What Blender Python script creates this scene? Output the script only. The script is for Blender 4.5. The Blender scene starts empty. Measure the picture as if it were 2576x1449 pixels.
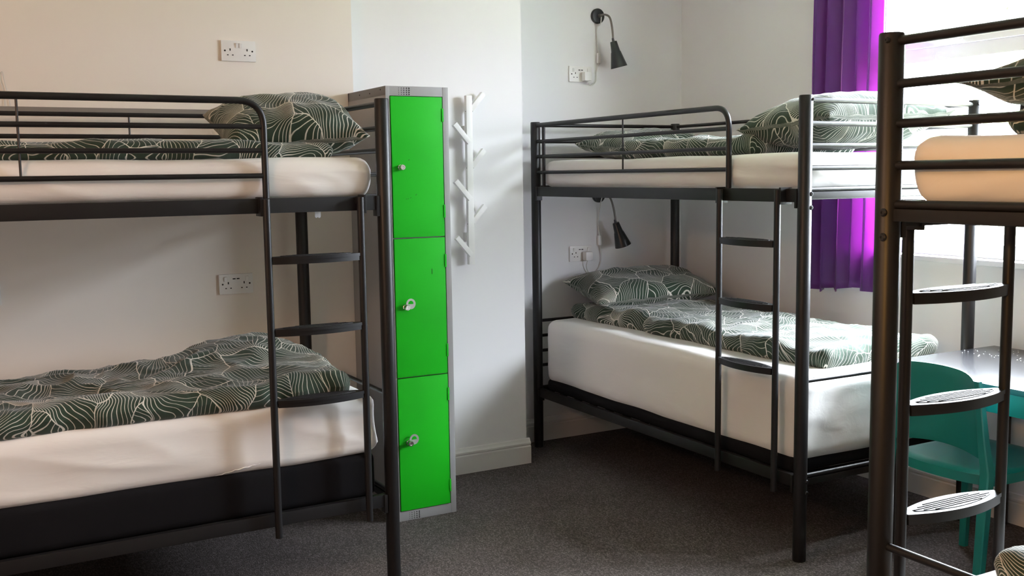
import bpy, bmesh, math, random
from mathutils import Vector, Matrix, Euler, noise
random.seed(7)
SC = bpy.context.scene
COL = SC.collection
PI = math.pi
R = math.radians

# ------------------------------------------------------------------ materials
def mat(name, color, rough=.5, metal=0., spec=.5, sheen=0.):
    m = bpy.data.materials.new(name); m.use_nodes = True
    b = m.node_tree.nodes['Principled BSDF']
    b.inputs['Base Color'].default_value = (*color, 1)
    b.inputs['Roughness'].default_value = rough
    b.inputs['Metallic'].default_value = metal
    b.inputs['Specular IOR Level'].default_value = spec
    if sheen:
        b.inputs['Sheen Weight'].default_value = sheen
    return m

def N(m, kind, **kw):
    n = m.node_tree.nodes.new(kind)
    for k, v in kw.items():
        if k.startswith('i_'):
            n.inputs[k[2:].replace('_', ' ')].default_value = v
        else:
            setattr(n, k, v)
    return n

def L(m, a, b):
    m.node_tree.links.new(a, b)

def BS(m):
    return m.node_tree.nodes['Principled BSDF']

def add_bump(m, scale, strength, dist=.002, detail=3, coord='Object', stretch=None):
    tc = N(m, 'ShaderNodeTexCoord')
    nz = N(m, 'ShaderNodeTexNoise'); nz.inputs['Scale'].default_value = scale; nz.inputs['Detail'].default_value = detail
    if stretch:
        mp = N(m, 'ShaderNodeMapping'); mp.inputs['Scale'].default_value = stretch
        L(m, tc.outputs[coord], mp.inputs['Vector']); L(m, mp.outputs['Vector'], nz.inputs['Vector'])
    else:
        L(m, tc.outputs[coord], nz.inputs['Vector'])
    bp = N(m, 'ShaderNodeBump'); bp.inputs['Strength'].default_value = strength; bp.inputs['Distance'].default_value = dist
    L(m, nz.outputs['Fac'], bp.inputs['Height']); L(m, bp.outputs['Normal'], BS(m).inputs['Normal'])
    return nz

def vary(m, scale, c1, c2, coord='Object', detail=3):
    tc = N(m, 'ShaderNodeTexCoord')
    nz = N(m, 'ShaderNodeTexNoise'); nz.inputs['Scale'].default_value = scale; nz.inputs['Detail'].default_value = detail
    L(m, tc.outputs[coord], nz.inputs['Vector'])
    mx = N(m, 'ShaderNodeMix', data_type='RGBA')
    mx.inputs[6].default_value = (*c1, 1); mx.inputs[7].default_value = (*c2, 1)
    L(m, nz.outputs['Fac'], mx.inputs[0]); L(m, mx.outputs[2], BS(m).inputs['Base Color'])

M = {}
M['wall'] = mat('white_wall_paint', (.82, .815, .80), .75, spec=.25); vary(M['wall'], 1.5, (.805, .805, .805), (.83, .83, .83)); add_bump(M['wall'], 60, .06, .003)
M['cream'] = mat('cream_wall_paint', (.74, .69, .60), .75, spec=.25); vary(M['cream'], 1.5, (.80, .745, .67), (.82, .77, .70)); add_bump(M['cream'], 60, .06, .003)
M['ceil'] = mat('ceiling_paint', (.86, .86, .86), .8, spec=.2)
M['trim'] = mat('white_gloss_paint', (.72, .71, .69), .38); add_bump(M['trim'], 25, .04, .002)
M['greyband'] = mat('grey_band_tone', (.22, .20, .175), .6)
M['black'] = mat('black_coated_steel', (.0085, .008, .008), .42, spec=.42); add_bump(M['black'], 500, .03, .0006)
M['bolt'] = mat('dark_bolt_steel', (.05, .05, .052), .3, .8)
M['tread'] = mat('black_tread_rubber', (.016, .016, .017), .42)
M['sheet'] = mat('white_cotton_sheet', (.80, .785, .76), .85, spec=.2, sheen=.15)
M['mattblack'] = mat('black_mattress_fabric', (.006, .006, .007), .9, spec=.15)
M['tag'] = mat('clear_grey_tag', (.55, .54, .52), .4)
M['grey'] = mat('grey_locker_paint', (.33, .33, .33), .42); add_bump(M['grey'], 400, .03, .0005)
M['greyside'] = M['grey']
M['green'] = mat('green_locker_paint', (.009, .44, .010), .5, spec=.22); add_bump(M['green'], 350, .04, .0006)
M['hole'] = mat('dark_hole', (.01, .008, .006), .8)
M['chrome'] = mat('polished_steel', (.72, .70, .67), .2, 1.)
M['alu'] = mat('brushed_aluminium', (.62, .62, .60), .38, .7)
M['plast'] = mat('white_plastic', (.78, .77, .74), .35)
M['cord'] = mat('white_cord', (.66, .65, .60), .5)
M['neck'] = mat('grey_metal_gooseneck', (.17, .16, .14), .4, .6)
M['shade'] = mat('black_lamp_enamel', (.012, .014, .014), .33)
M['rackwhite'] = mat('white_rack_paint', (.76, .76, .73), .4)
M['upvc'] = mat('white_upvc', (.80, .80, .82), .25)
M['deskblack'] = mat('black_desk_laminate', (.018, .018, .02), .22, spec=.8); add_bump(M['deskblack'], 300, .05, .0008)
M['teal'] = mat('teal_plastic', (.008, .19, .178), .38); add_bump(M['teal'], 500, .02, .0004)
M['crumb'] = mat('white_crumb', (.7, .7, .7), .7)
M['bark'] = mat('bark', (.10, .085, .07), .9)
M['leaf'] = mat('leaf', (.14, .24, .07), .6)
M['lawn'] = mat('garden_ground', (.20, .22, .14), .9); vary(M['lawn'], 2., (.16, .2, .09), (.26, .25, .18))

# sheet: faint weave and creases
def finish_sheet(m):
    tc = N(m, 'ShaderNodeTexCoord'); mp = N(m, 'ShaderNodeMapping'); mp.inputs['Scale'].default_value = (2.2, 6, 9)
    nz = N(m, 'ShaderNodeTexNoise'); nz.inputs['Scale'].default_value = 1.6; nz.inputs['Detail'].default_value = 4; nz.inputs['Distortion'].default_value = .6
    L(m, tc.outputs['Object'], mp.inputs['Vector']); L(m, mp.outputs['Vector'], nz.inputs['Vector'])
    bp = N(m, 'ShaderNodeBump'); bp.inputs['Strength'].default_value = .2; bp.inputs['Distance'].default_value = .012
    L(m, nz.outputs['Fac'], bp.inputs['Height']); L(m, bp.outputs['Normal'], BS(m).inputs['Normal'])
finish_sheet(M['sheet'])

# carpet
def make_carpet():
    m = mat('brown_grey_loop_carpet', (.06, .05, .045), .95, spec=.1)
    tc = N(m, 'ShaderNodeTexCoord')
    mp = N(m, 'ShaderNodeMapping'); mp.inputs['Rotation'].default_value = (0, 0, R(8)); mp.inputs['Scale'].default_value = (1, .55, 1)
    L(m, tc.outputs['Object'], mp.inputs['Vector'])
    vo = N(m, 'ShaderNodeTexVoronoi'); vo.inputs['Scale'].default_value = 235; vo.inputs['Randomness'].default_value = .6
    L(m, mp.outputs['Vector'], vo.inputs['Vector'])
    n2 = N(m, 'ShaderNodeTexNoise'); n2.inputs['Scale'].default_value = 3.0; n2.inputs['Detail'].default_value = 5
    L(m, tc.outputs['Object'], n2.inputs['Vector'])
    sp = N(m, 'ShaderNodeSeparateColor'); L(m, vo.outputs['Color'], sp.inputs[0])
    pw = N(m, 'ShaderNodeMath', operation='POWER'); pw.inputs[1].default_value = 1.5; L(m, sp.outputs[0], pw.inputs[0])
    m1 = N(m, 'ShaderNodeMath', operation='MULTIPLY_ADD'); m1.inputs[1].default_value = .62; L(m, pw.outputs[0], m1.inputs[0])
    m0 = N(m, 'ShaderNodeMath', operation='MULTIPLY'); m0.inputs[1].default_value = .38; L(m, n2.outputs['Fac'], m0.inputs[0]); L(m, m0.outputs[0], m1.inputs[2])
    gp = N(m, 'ShaderNodeMapRange'); gp.inputs[1].default_value = .15; gp.inputs[2].default_value = .75; gp.inputs[3].default_value = 1.15; gp.inputs[4].default_value = .25
    L(m, vo.outputs['Distance'], gp.inputs[0])
    m2 = N(m, 'ShaderNodeMath', operation='MULTIPLY', use_clamp=True); L(m, m1.outputs[0], m2.inputs[0]); L(m, gp.outputs[0], m2.inputs[1])
    mx = N(m, 'ShaderNodeMix', data_type='RGBA'); mx.inputs[6].default_value = (.042, .035, .032, 1); mx.inputs[7].default_value = (.235, .205, .195, 1)
    L(m, m2.outputs[0], mx.inputs[0]); L(m, mx.outputs[2], BS(m).inputs['Base Color'])
    bp = N(m, 'ShaderNodeBump'); bp.inputs['Strength'].default_value = .5; bp.inputs['Distance'].default_value = .003; bp.invert = True
    L(m, vo.outputs['Distance'], bp.inputs['Height']); L(m, bp.outputs['Normal'], BS(m).inputs['Normal'])
    return m
M['carpet'] = make_carpet()

# leaf-line printed fabric: every leaf cell carries its own fan of fine off-white lines
def make_print(name, base, line, cell=.15):
    m = mat(name, base, .8, spec=.2, sheen=.2)
    tc = N(m, 'ShaderNodeTexCoord')
    def math_(op, a, b=None, c=None):
        n = N(m, 'ShaderNodeMath', operation=op)
        for i, v in enumerate((a, b, c)):
            if v is None: continue
            if isinstance(v, (int, float)): n.inputs[i].default_value = v
            else: L(m, v, n.inputs[i])
        return n.outputs[0]
    nz = N(m, 'ShaderNodeTexNoise', noise_dimensions='2D'); nz.inputs['Scale'].default_value = 7; nz.inputs['Detail'].default_value = 1
    L(m, tc.outputs['UV'], nz.inputs['Vector'])
    sub = N(m, 'ShaderNodeVectorMath', operation='SUBTRACT'); sub.inputs[1].default_value = (.5, .5, .5); L(m, nz.outputs['Color'], sub.inputs[0])
    mul = N(m, 'ShaderNodeVectorMath', operation='SCALE'); mul.inputs['Scale'].default_value = .075; L(m, sub.outputs[0], mul.inputs[0])
    add = N(m, 'ShaderNodeVectorMath', operation='ADD'); L(m, tc.outputs['UV'], add.inputs[0]); L(m, mul.outputs[0], add.inputs[1])
    P = add.outputs[0]
    vo = N(m, 'ShaderNodeTexVoronoi', voronoi_dimensions='2D', feature='F1'); vo.inputs['Scale'].default_value = 1/cell; L(m, P, vo.inputs['Vector'])
    ve = N(m, 'ShaderNodeTexVoronoi', voronoi_dimensions='2D', feature='DISTANCE_TO_EDGE'); ve.inputs['Scale'].default_value = 1/cell; L(m, P, ve.inputs['Vector'])
    lo = N(m, 'ShaderNodeVectorMath', operation='SUBTRACT'); L(m, P, lo.inputs[0]); L(m, vo.outputs['Position'], lo.inputs[1])
    sep = N(m, 'ShaderNodeSeparateColor'); L(m, vo.outputs['Color'], sep.inputs[0])
    rot = N(m, 'ShaderNodeVectorRotate', rotation_type='Z_AXIS'); L(m, lo.outputs[0], rot.inputs['Vector'])
    L(m, math_('MULTIPLY', sep.outputs[0], 2*PI), rot.inputs['Angle'])
    xyz = N(m, 'ShaderNodeSeparateXYZ'); L(m, rot.outputs[0], xyz.inputs[0])
    a, b = xyz.outputs[0], xyz.outputs[1]
    off = cell*1.25
    d = math_('MAXIMUM', math_('ADD', a, off), .02)
    k = math_('MULTIPLY', math_('SUBTRACT', sep.outputs[1], .5), 5.0)          # each leaf bends its own way
    bb = math_('MULTIPLY_ADD', math_('MULTIPLY', a, a), k, b)
    n = off/.0130
    s = math_('MULTIPLY', math_('DIVIDE', bb, d), n)
    fr = math_('ABSOLUTE', math_('SUBTRACT', math_('FRACT', s), .5))
    half = math_('DIVIDE', .00135*n, d)
    l1 = math_('SMOOTH_MIN', 1, math_('MULTIPLY', math_('MAXIMUM', math_('SUBTRACT', math_('ADD', fr, half), .5), 0), 14), .05)
    l1 = math_('MINIMUM', l1, 1)
    l2 = math_('LESS_THAN', ve.outputs['Distance'], .0017/cell)
    ln = math_('MAXIMUM', l1, l2)
    mx = N(m, 'ShaderNodeMix', data_type='RGBA'); mx.inputs[6].default_value = (*base, 1); mx.inputs[7].default_value = (*line, 1)
    L(m, ln, mx.inputs[0]); L(m, mx.outputs[2], BS(m).inputs['Base Color'])
    wn = N(m, 'ShaderNodeTexNoise'); wn.inputs['Scale'].default_value = 9; wn.inputs['Detail'].default_value = 4; wn.inputs['Distortion'].default_value = 1.0
    L(m, tc.outputs['UV'], wn.inputs['Vector'])
    bp = N(m, 'ShaderNodeBump'); bp.inputs['Strength'].default_value = .5; bp.inputs['Distance'].default_value = .012
    L(m, wn.outputs['Fac'], bp.inputs['Height']); L(m, bp.outputs['Normal'], BS(m).inputs['Normal'])
    return m
M['print'] = make_print('green_leaf_line_cotton', (.025, .046, .028), (.62, .60, .53))

# curtain: satin that lets some daylight through
def make_curtain():
    m = mat('purple_satin', (.12, .036, .21), .40, spec=.4, sheen=.4)
    nt = m.node_tree; out = nt.nodes['Material Output']
    tr = N(m, 'ShaderNodeBsdfTranslucent'); tr.inputs['Color'].default_value = (.68, .18, .66, 1)
    mx = N(m, 'ShaderNodeMixShader'); mx.inputs[0].default_value = .40
    L(m, BS(m).outputs[0], mx.inputs[1]); L(m, tr.outputs[0], mx.inputs[2]); L(m, mx.outputs[0], out.inputs['Surface'])
    return m
M['curtain'] = make_curtain()

def make_glass():
    m = mat('window_glass', (1, 1, 1), .02)
    out = m.node_tree.nodes['Material Output']
    tr = N(m, 'ShaderNodeBsdfTransparent'); tr.inputs['Color'].default_value = (.94, .96, .95, 1)
    gl = N(m, 'ShaderNodeBsdfGlossy'); gl.inputs['Roughness'].default_value = .02
    mx = N(m, 'ShaderNodeMixShader'); mx.inputs[0].default_value = .06
    L(m, tr.outputs[0], mx.inputs[1]); L(m, gl.outputs[0], mx.inputs[2]); L(m, mx.outputs[0], out.inputs['Surface'])
    return m
M['glass'] = make_glass()

# ------------------------------------------------------------------ mesh building
class MB:
    def __init__(s): s.v = []; s.f = []; s.uv = None
    def add(s, vs, fs):
        o = len(s.v); s.v += [tuple(v) for v in vs]; s.f += [tuple(i+o for i in f) for f in fs]; return s
    def box(s, c, size, bevel=0., rot=None, seg=2):
        bm = bmesh.new(); bmesh.ops.create_cube(bm, size=1)
        bmesh.ops.scale(bm, vec=size, verts=bm.verts)
        if bevel: bmesh.ops.bevel(bm, geom=bm.edges[:], offset=bevel, segments=seg, profile=.7, affect='EDGES')
        if rot is not None: bmesh.ops.rotate(bm, cent=(0, 0, 0), matrix=rot, verts=bm.verts)
        bmesh.ops.translate(bm, vec=c, verts=bm.verts); s.bm(bm); return s
    def b2(s, lo, hi, bevel=0.):
        return s.box([(a+b)/2 for a, b in zip(lo, hi)], [abs(b-a) for a, b in zip(lo, hi)], bevel)
    def bm(s, bm):
        bm.verts.index_update(); s.add([v.co[:] for v in bm.verts], [[v.index for v in f.verts] for f in bm.faces]); bm.free()
    def tube(s, pts, r, seg=14, cap=True):
        pts = [Vector(p) for p in pts]; n = len(pts); rs = r if isinstance(r, (list, tuple)) else [r]*n
        T = []
        for i in range(n):
            t = Vector((0, 0, 0))
            if i: t += (pts[i]-pts[i-1]).normalized()
            if i < n-1: t += (pts[i+1]-pts[i]).normalized()
            T.append(t.normalized())
        u = T[0].orthogonal().normalized(); vs = []; fs = []
        for i in range(n):
            u = (u-T[i]*u.dot(T[i])).normalized(); w = T[i].cross(u)
            for k in range(seg):
                a = 2*PI*k/seg; vs.append(pts[i]+(u*math.cos(a)+w*math.sin(a))*rs[i])
        for i in range(n-1):
            for k in range(seg):
                k2 = (k+1) % seg; fs.append((i*seg+k, i*seg+k2, (i+1)*seg+k2, (i+1)*seg+k))
        if cap:
            fs.append(tuple(range(seg))[::-1]); fs.append(tuple((n-1)*seg+k for k in range(seg)))
        return s.add(vs, fs)
    def prism(s, outline, origin, ex, ey, ez, depth):
        """outline in (a,b), extruded along ez by depth"""
        o, ex, ey, ez = Vector(origin), Vector(ex), Vector(ey), Vector(ez); n = len(outline)
        lo = [o+ex*a+ey*b for a, b in outline]; hi = [p+ez*depth for p in lo]
        fs = [tuple(range(n))[::-1], tuple(range(n, 2*n))]+[(i, (i+1) % n, n+(i+1) % n, n+i) for i in range(n)]
        return s.add(lo+hi, fs)
    def lathe(s, prof, base, axis, seg=28, cap=True):
        """prof: (radius, height) pairs along axis from base"""
        base, ax = Vector(base), Vector(axis).normalized(); u = ax.orthogonal().normalized(); w = ax.cross(u); vs = []; fs = []
        for r, h in prof:
            for k in range(seg):
                a = 2*PI*k/seg; vs.append(base+ax*h+(u*math.cos(a)+w*math.sin(a))*r)
        for i in range(len(prof)-1):
            for k in range(seg):
                k2 = (k+1) % seg; fs.append((i*seg+k, i*seg+k2, (i+1)*seg+k2, (i+1)*seg+k))
        if cap: fs.append(tuple(range(seg))[::-1]); fs.append(tuple((len(prof)-1)*seg+k for k in range(seg)))
        return s.add(vs, fs)
    def build(s, name, m, parent=None, loc=(0, 0, 0), sharp=35, recalc=True):
        me = bpy.data.meshes.new(name); me.from_pydata(s.v, [], s.f)
        if s.uv:
            ul = me.uv_layers.new(name='UVMap')
            for lp in me.loops: ul.data[lp.index].uv = s.uv[lp.vertex_index]
        if recalc:
            bm = bmesh.new(); bm.from_mesh(me); bmesh.ops.recalc_face_normals(bm, faces=bm.faces); bm.to_mesh(me); bm.free()
        for p in me.polygons: p.use_smooth = True
        me.set_sharp_from_angle(angle=R(sharp))
        me.materials.append(m)
        o = bpy.data.objects.new(name, me); COL.objects.link(o); o.location = loc
        if parent: o.parent = parent
        return o

def fillet(pts, rad, seg=7):
    pts = [Vector(p) for p in pts]; out = [pts[0]]
    for i in range(1, len(pts)-1):
        a, b, c = pts[i-1], pts[i], pts[i+1]; d1 = (a-b).normalized(); d2 = (c-b).normalized()
        p1 = b+d1*rad; p2 = b+d2*rad
        for k in range(seg+1):
            t = k/seg; out.append(p1*(1-t)**2+b*2*t*(1-t)+p2*t*t)
    out.append(pts[-1]); return out

def smooth(pts, n=8):
    """Catmull-Rom through the points"""
    P = [Vector(p) for p in pts]; P = [P[0]*2-P[1]]+P+[P[-1]*2-P[-2]]; out = []
    for i in range(1, len(P)-2):
        for k in range(n):
            t = k/n; a, b, c, d = P[i-1:i+3]
            out.append(.5*((2*b)+(c-a)*t+(2*a-5*b+4*c-d)*t*t+(3*b-a-3*c+d)*t**3))
    out.append(P[-2]); return out

def empty(name, label, cat, loc=(0, 0, 0), rz=0., group=None):
    o = bpy.data.objects.new(name, None); COL.objects.link(o); o.location = loc; o.rotation_euler = (0, 0, rz); o.empty_display_size = .1
    return tag(o, label, cat, group)

def tag(o, label, cat, group=None):
    o['label'] = label; o['category'] = cat
    if group: o['group'] = group
    return o

def struct(o):
    o['kind'] = 'structure'; return o

def dup(root, loc=None, rot=None, label=None):
    r = root.copy(); COL.objects.link(r)
    if loc is not None: r.location = loc
    if rot is not None: r.rotation_euler = rot
    if label: r['label'] = label
    for ch in list(root.children):
        c = ch.copy(); COL.objects.link(c); c.parent = r
        for g in list(ch.children):
            d = g.copy(); COL.objects.link(d); d.parent = c
    return r

def axis_samples(h, r, n):
    """positions from -h to h: fine inside the rounded edge, even in between"""
    e = [-h+r*(1-math.cos(PI/2*k/4))*1.0 for k in range(5)]
    mid = [-h+r+(2*h-2*r)*k/n for k in range(1, n)]
    return e+mid+[-x for x in e[::-1]]

def soft_box(size, r, n, disp=None):
    """closed rounded cushion, centred on x,y with its base at z=0; n = divisions per axis; uv unfolded in metres"""
    h = [s/2 for s in size]; S = [axis_samples(h[i], min(r, h[i]*.98), n[i]) for i in range(3)]
    mb = MB(); idx = {}
    def vid(p):
        k = tuple(round(c, 6) for c in p)
        if k not in idx: idx[k] = len(mb.v); mb.v.append(k)
        return idx[k]
    for ax in range(3):
        a, b = [(1, 2), (2, 0), (0, 1)][ax]
        for sg in (-1, 1):
            for i in range(len(S[a])-1):
                for j in range(len(S[b])-1):
                    q = []
                    for ii, jj in ((i, j), (i+1, j), (i+1, j+1), (i, j+1)):
                        p = [0, 0, 0]; p[ax] = sg*h[ax]; p[a] = S[a][ii]; p[b] = S[b][jj]; q.append(vid(p))
                    mb.f.append(tuple(q if sg > 0 else q[::-1]))
    inner = [max(x-r, x*.02) for x in h]; out = []; uv = []
    for p in mb.v:
        q = Vector([max(-inner[i], min(inner[i], p[i])) for i in range(3)])
        d = Vector(p)-q; rr = Vector([h[i]-inner[i] for i in range(3)])
        nn = Vector([d[i]/rr[i] for i in range(3)]); ln = nn.length or 1; nn = nn/ln
        pos = q+Vector([nn[i]*rr[i] for i in range(3)])
        drop = h[2]-pos.z
        hy = math.hypot(nn.x, nn.y); k = (min(1, hy*1.2) if nn.z >= 0 else 1)/max(hy, 1e-4)
        uv.append((pos.x+math.copysign(drop, pos.x)*abs(nn.x)*k, pos.y+math.copysign(drop, pos.y)*abs(nn.y)*k))
        nrm = nn.normalized()
        if disp: pos = disp(pos, nrm)
        out.append((pos.x, pos.y, pos.z+h[2]))
    mb.v = out; mb.uv = uv
    return mb

def nz(x, y, z=0.): return noise.noise(Vector((x, y, z)))
def ridge(x, y, z=0.): return (1-abs(noise.noise(Vector((x, y, z)))))**3

# ------------------------------------------------------------------ setting
RX, LY, CY, AY, CEIL = 3.89, 4.52, 4.60, 4.955, 2.75   # right wall, left wall, chimney breast, alcove, ceiling
BX, BY = -2.5, -2.3                                    # the walls behind the camera
def wallbox(name, lo, hi, m='wall'): return struct(MB().b2(lo, hi).build(name, M[m]))
wallbox('floor', (BX-.2, BY-.2, -.2), (RX+.25, AY+.2, 0), 'carpet')
wallbox('ceiling', (BX-.2, BY-.2, CEIL), (RX+.25, AY+.2, CEIL+.2), 'ceil')
wallbox('wall_left', (BX, LY, 0), (1.70, AY+.2, CEIL), 'cream')
wallbox('wall_chimney', (1.70, CY, 0), (2.615, AY+.2, CEIL))
wallbox('wall_alcove', (2.615, AY, 0), (RX, AY+.2, CEIL))
wallbox('wall_back', (BX, BY-.2, 0), (RX, BY, CEIL), 'cream')
wallbox('wall_side', (BX-.2, BY-.2, 0), (BX, AY+.2, CEIL), 'cream')
WY0, WY1, WZ0, WZ1 = 2.0, 3.60, 1.095, 2.52
w = MB()
w.b2((RX, BY-.2, 0), (RX+.25, AY+.2, WZ0-.0)); w.b2((RX, BY-.2, WZ1), (RX+.25, AY+.2, CEIL))
w.b2((RX, BY-.2, WZ0), (RX+.25, WY0, WZ1)); w.b2((RX, WY1, WZ0), (RX+.25, AY+.2, WZ1))
struct(w.build('wall_right', M['wall']))
# thin grey band on the wall behind the left bed
struct(MB().b2((-1.6, LY-.009, 1.742), (1.30, LY, 1.770), .003).build('grey_band_1', M['greyband']))

BASE = [(0, 0), (.018, 0), (.018, .088), (.012, .094), (.017, .100), (.017, .108), (.010, .116), (.006, .126), (0, .130)]
def baseboard(name, segs):
    mb = MB()
    for p0, p1 in segs:
        p0, p1 = Vector((*p0, 0)), Vector((*p1, 0)); t = (p1-p0).normalized(); nrm = Vector((-t.y, t.x, 0))
        mb.prism(BASE, p0, nrm, (0, 0, 1), t, (p1-p0).length)
    return struct(mb.build(name, M['trim'], sharp=25))
# (direction chosen so the left-hand normal points into the room)
baseboard('baseboard_left', [((1.70, LY), (BX, LY))])
baseboard('baseboard_chimney', [((2.633, CY), (1.70, CY)), ((2.615, AY), (2.615, CY))])
baseboard('baseboard_alcove', [((RX, AY), (2.615, AY))])
baseboard('baseboard_right', [((RX, BY), (RX, AY))])

# window
win = struct(bpy.data.objects.new('window_1', None)); COL.objects.link(win); win.location = (RX+.10, (WY0+WY1)/2, WZ0)
def wchild(mb, name, m): 
    o = mb.build(name, M[m]); o.parent = win; o.location = -win.location; o['kind'] = 'structure'; return o
f = MB(); X0, X1 = RX+.05, RX+.115; fw = .06
f.b2((X0, WY0, WZ0), (X1, WY1, WZ0+fw), .004); f.b2((X0, WY0, WZ1-fw), (X1, WY1, WZ1), .004)
f.b2((X0, WY0, WZ0+fw), (X1, WY0+fw, WZ1-fw), .004); f.b2((X0, WY1-fw, WZ0+fw), (X1, WY1, WZ1-fw), .004)
TZ = 1.985
f.b2((X0, WY0+fw, TZ-.030), (X1, WY1-fw, TZ+.030), .004)
wchild(f, 'window_frame', 'upvc')
s = MB()
for y0, y1 in ((WY0+fw, WY1-fw),):
    z0, z1 = TZ+.03, WZ1-fw; sw = .055
    s.b2((X0-.018, y0, z0), (X0+.04, y1, z0+sw), .006); s.b2((X0-.018, y0, z1-sw), (X0+.04, y1, z1), .006)
    s.b2((X0-.018, y0, z0+sw), (X0+.04, y0+sw, z1-sw), .006); s.b2((X0-.018, y1-sw, z0+sw), (X0+.04, y1, z1-sw), .006)
wchild(s, 'sash_frame', 'upvc')
g = MB()
g.b2((X0+.03, WY0+fw, WZ0+fw), (X0+.036, WY1-fw, TZ-.03)); g.b2((X0+.03, WY0+fw, TZ+.03), (X0+.036, WY1-fw, WZ1-fw))
wchild(g, 'window_pane', 'glass')
h = MB(); h.box((X0-.024, 3.10, TZ+.056), (.016, .075, .026), .006); h.box((X0-.042, 3.145, TZ+.058), (.014, .15, .018), .006)
wchild(h, 'window_handle', 'upvc')
sl = MB(); sl.b2((RX-.035, WY0-.05, WZ0-.024), (X0, WY1+.05, WZ0), .006)
wchild(sl, 'window_sill', 'upvc')

# garden beyond the glass
struct(MB().b2((RX+.6, -14, -1.2), (40, 30, -1.0)).build('exterior_ground', M['lawn']))
def make_tree(loc, seed, label):
    rnd = random.Random(seed)
    t = empty('garden_tree', label, 'tree', loc, 0)
    tr = MB(); tr.tube([(0, 0, -.1), (.05, 0, 1.4), (0, .1, 2.6), (.1, .05, 3.8)], [.14, .12, .09, .05], 10); tr.build('trunk', M['bark'], t)
    lv = MB(); tips = []
    for k in range(9):
        a = rnd.uniform(0, 2*PI); z = rnd.uniform(1.8, 3.7); l = rnd.uniform(1.3, 2.3); d = Vector((math.cos(a), math.sin(a), rnd.uniform(-.05, .4)))
        p = [Vector((.03, .03, z))+d*l*q+Vector((0, 0, -.12*q*q*l))+Vector((rnd.uniform(-.08, .08),)*3)*q for q in (0, .25, .5, .75, 1)]
        MB().tube(smooth(p, 4), [.05*(1-.9*i/16)+.004 for i in range(17)], 7).build('branch', M['bark'], t); tips += p[1:]
    for k in range(900):
        c = rnd.choice(tips)+Vector((rnd.gauss(0, .22), rnd.gauss(0, .22), rnd.gauss(0, .16)))
        u = Vector((rnd.uniform(-1, 1), rnd.uniform(-1, 1), rnd.uniform(-.6, .6))).normalized(); v = u.orthogonal().normalized(); l = rnd.uniform(.05, .09)
        lv.add([c-u*l, c+v*l*.45, c+u*l, c-v*l*.45], [(0, 1, 2, 3)])
    o = lv.build('foliage', M['leaf'], t, recalc=False); o['kind'] = 'stuff'
    return t
make_tree((8.6, 5.4, -1.0), 3, 'leafy garden tree outside, seen pale through the bright window')

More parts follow.
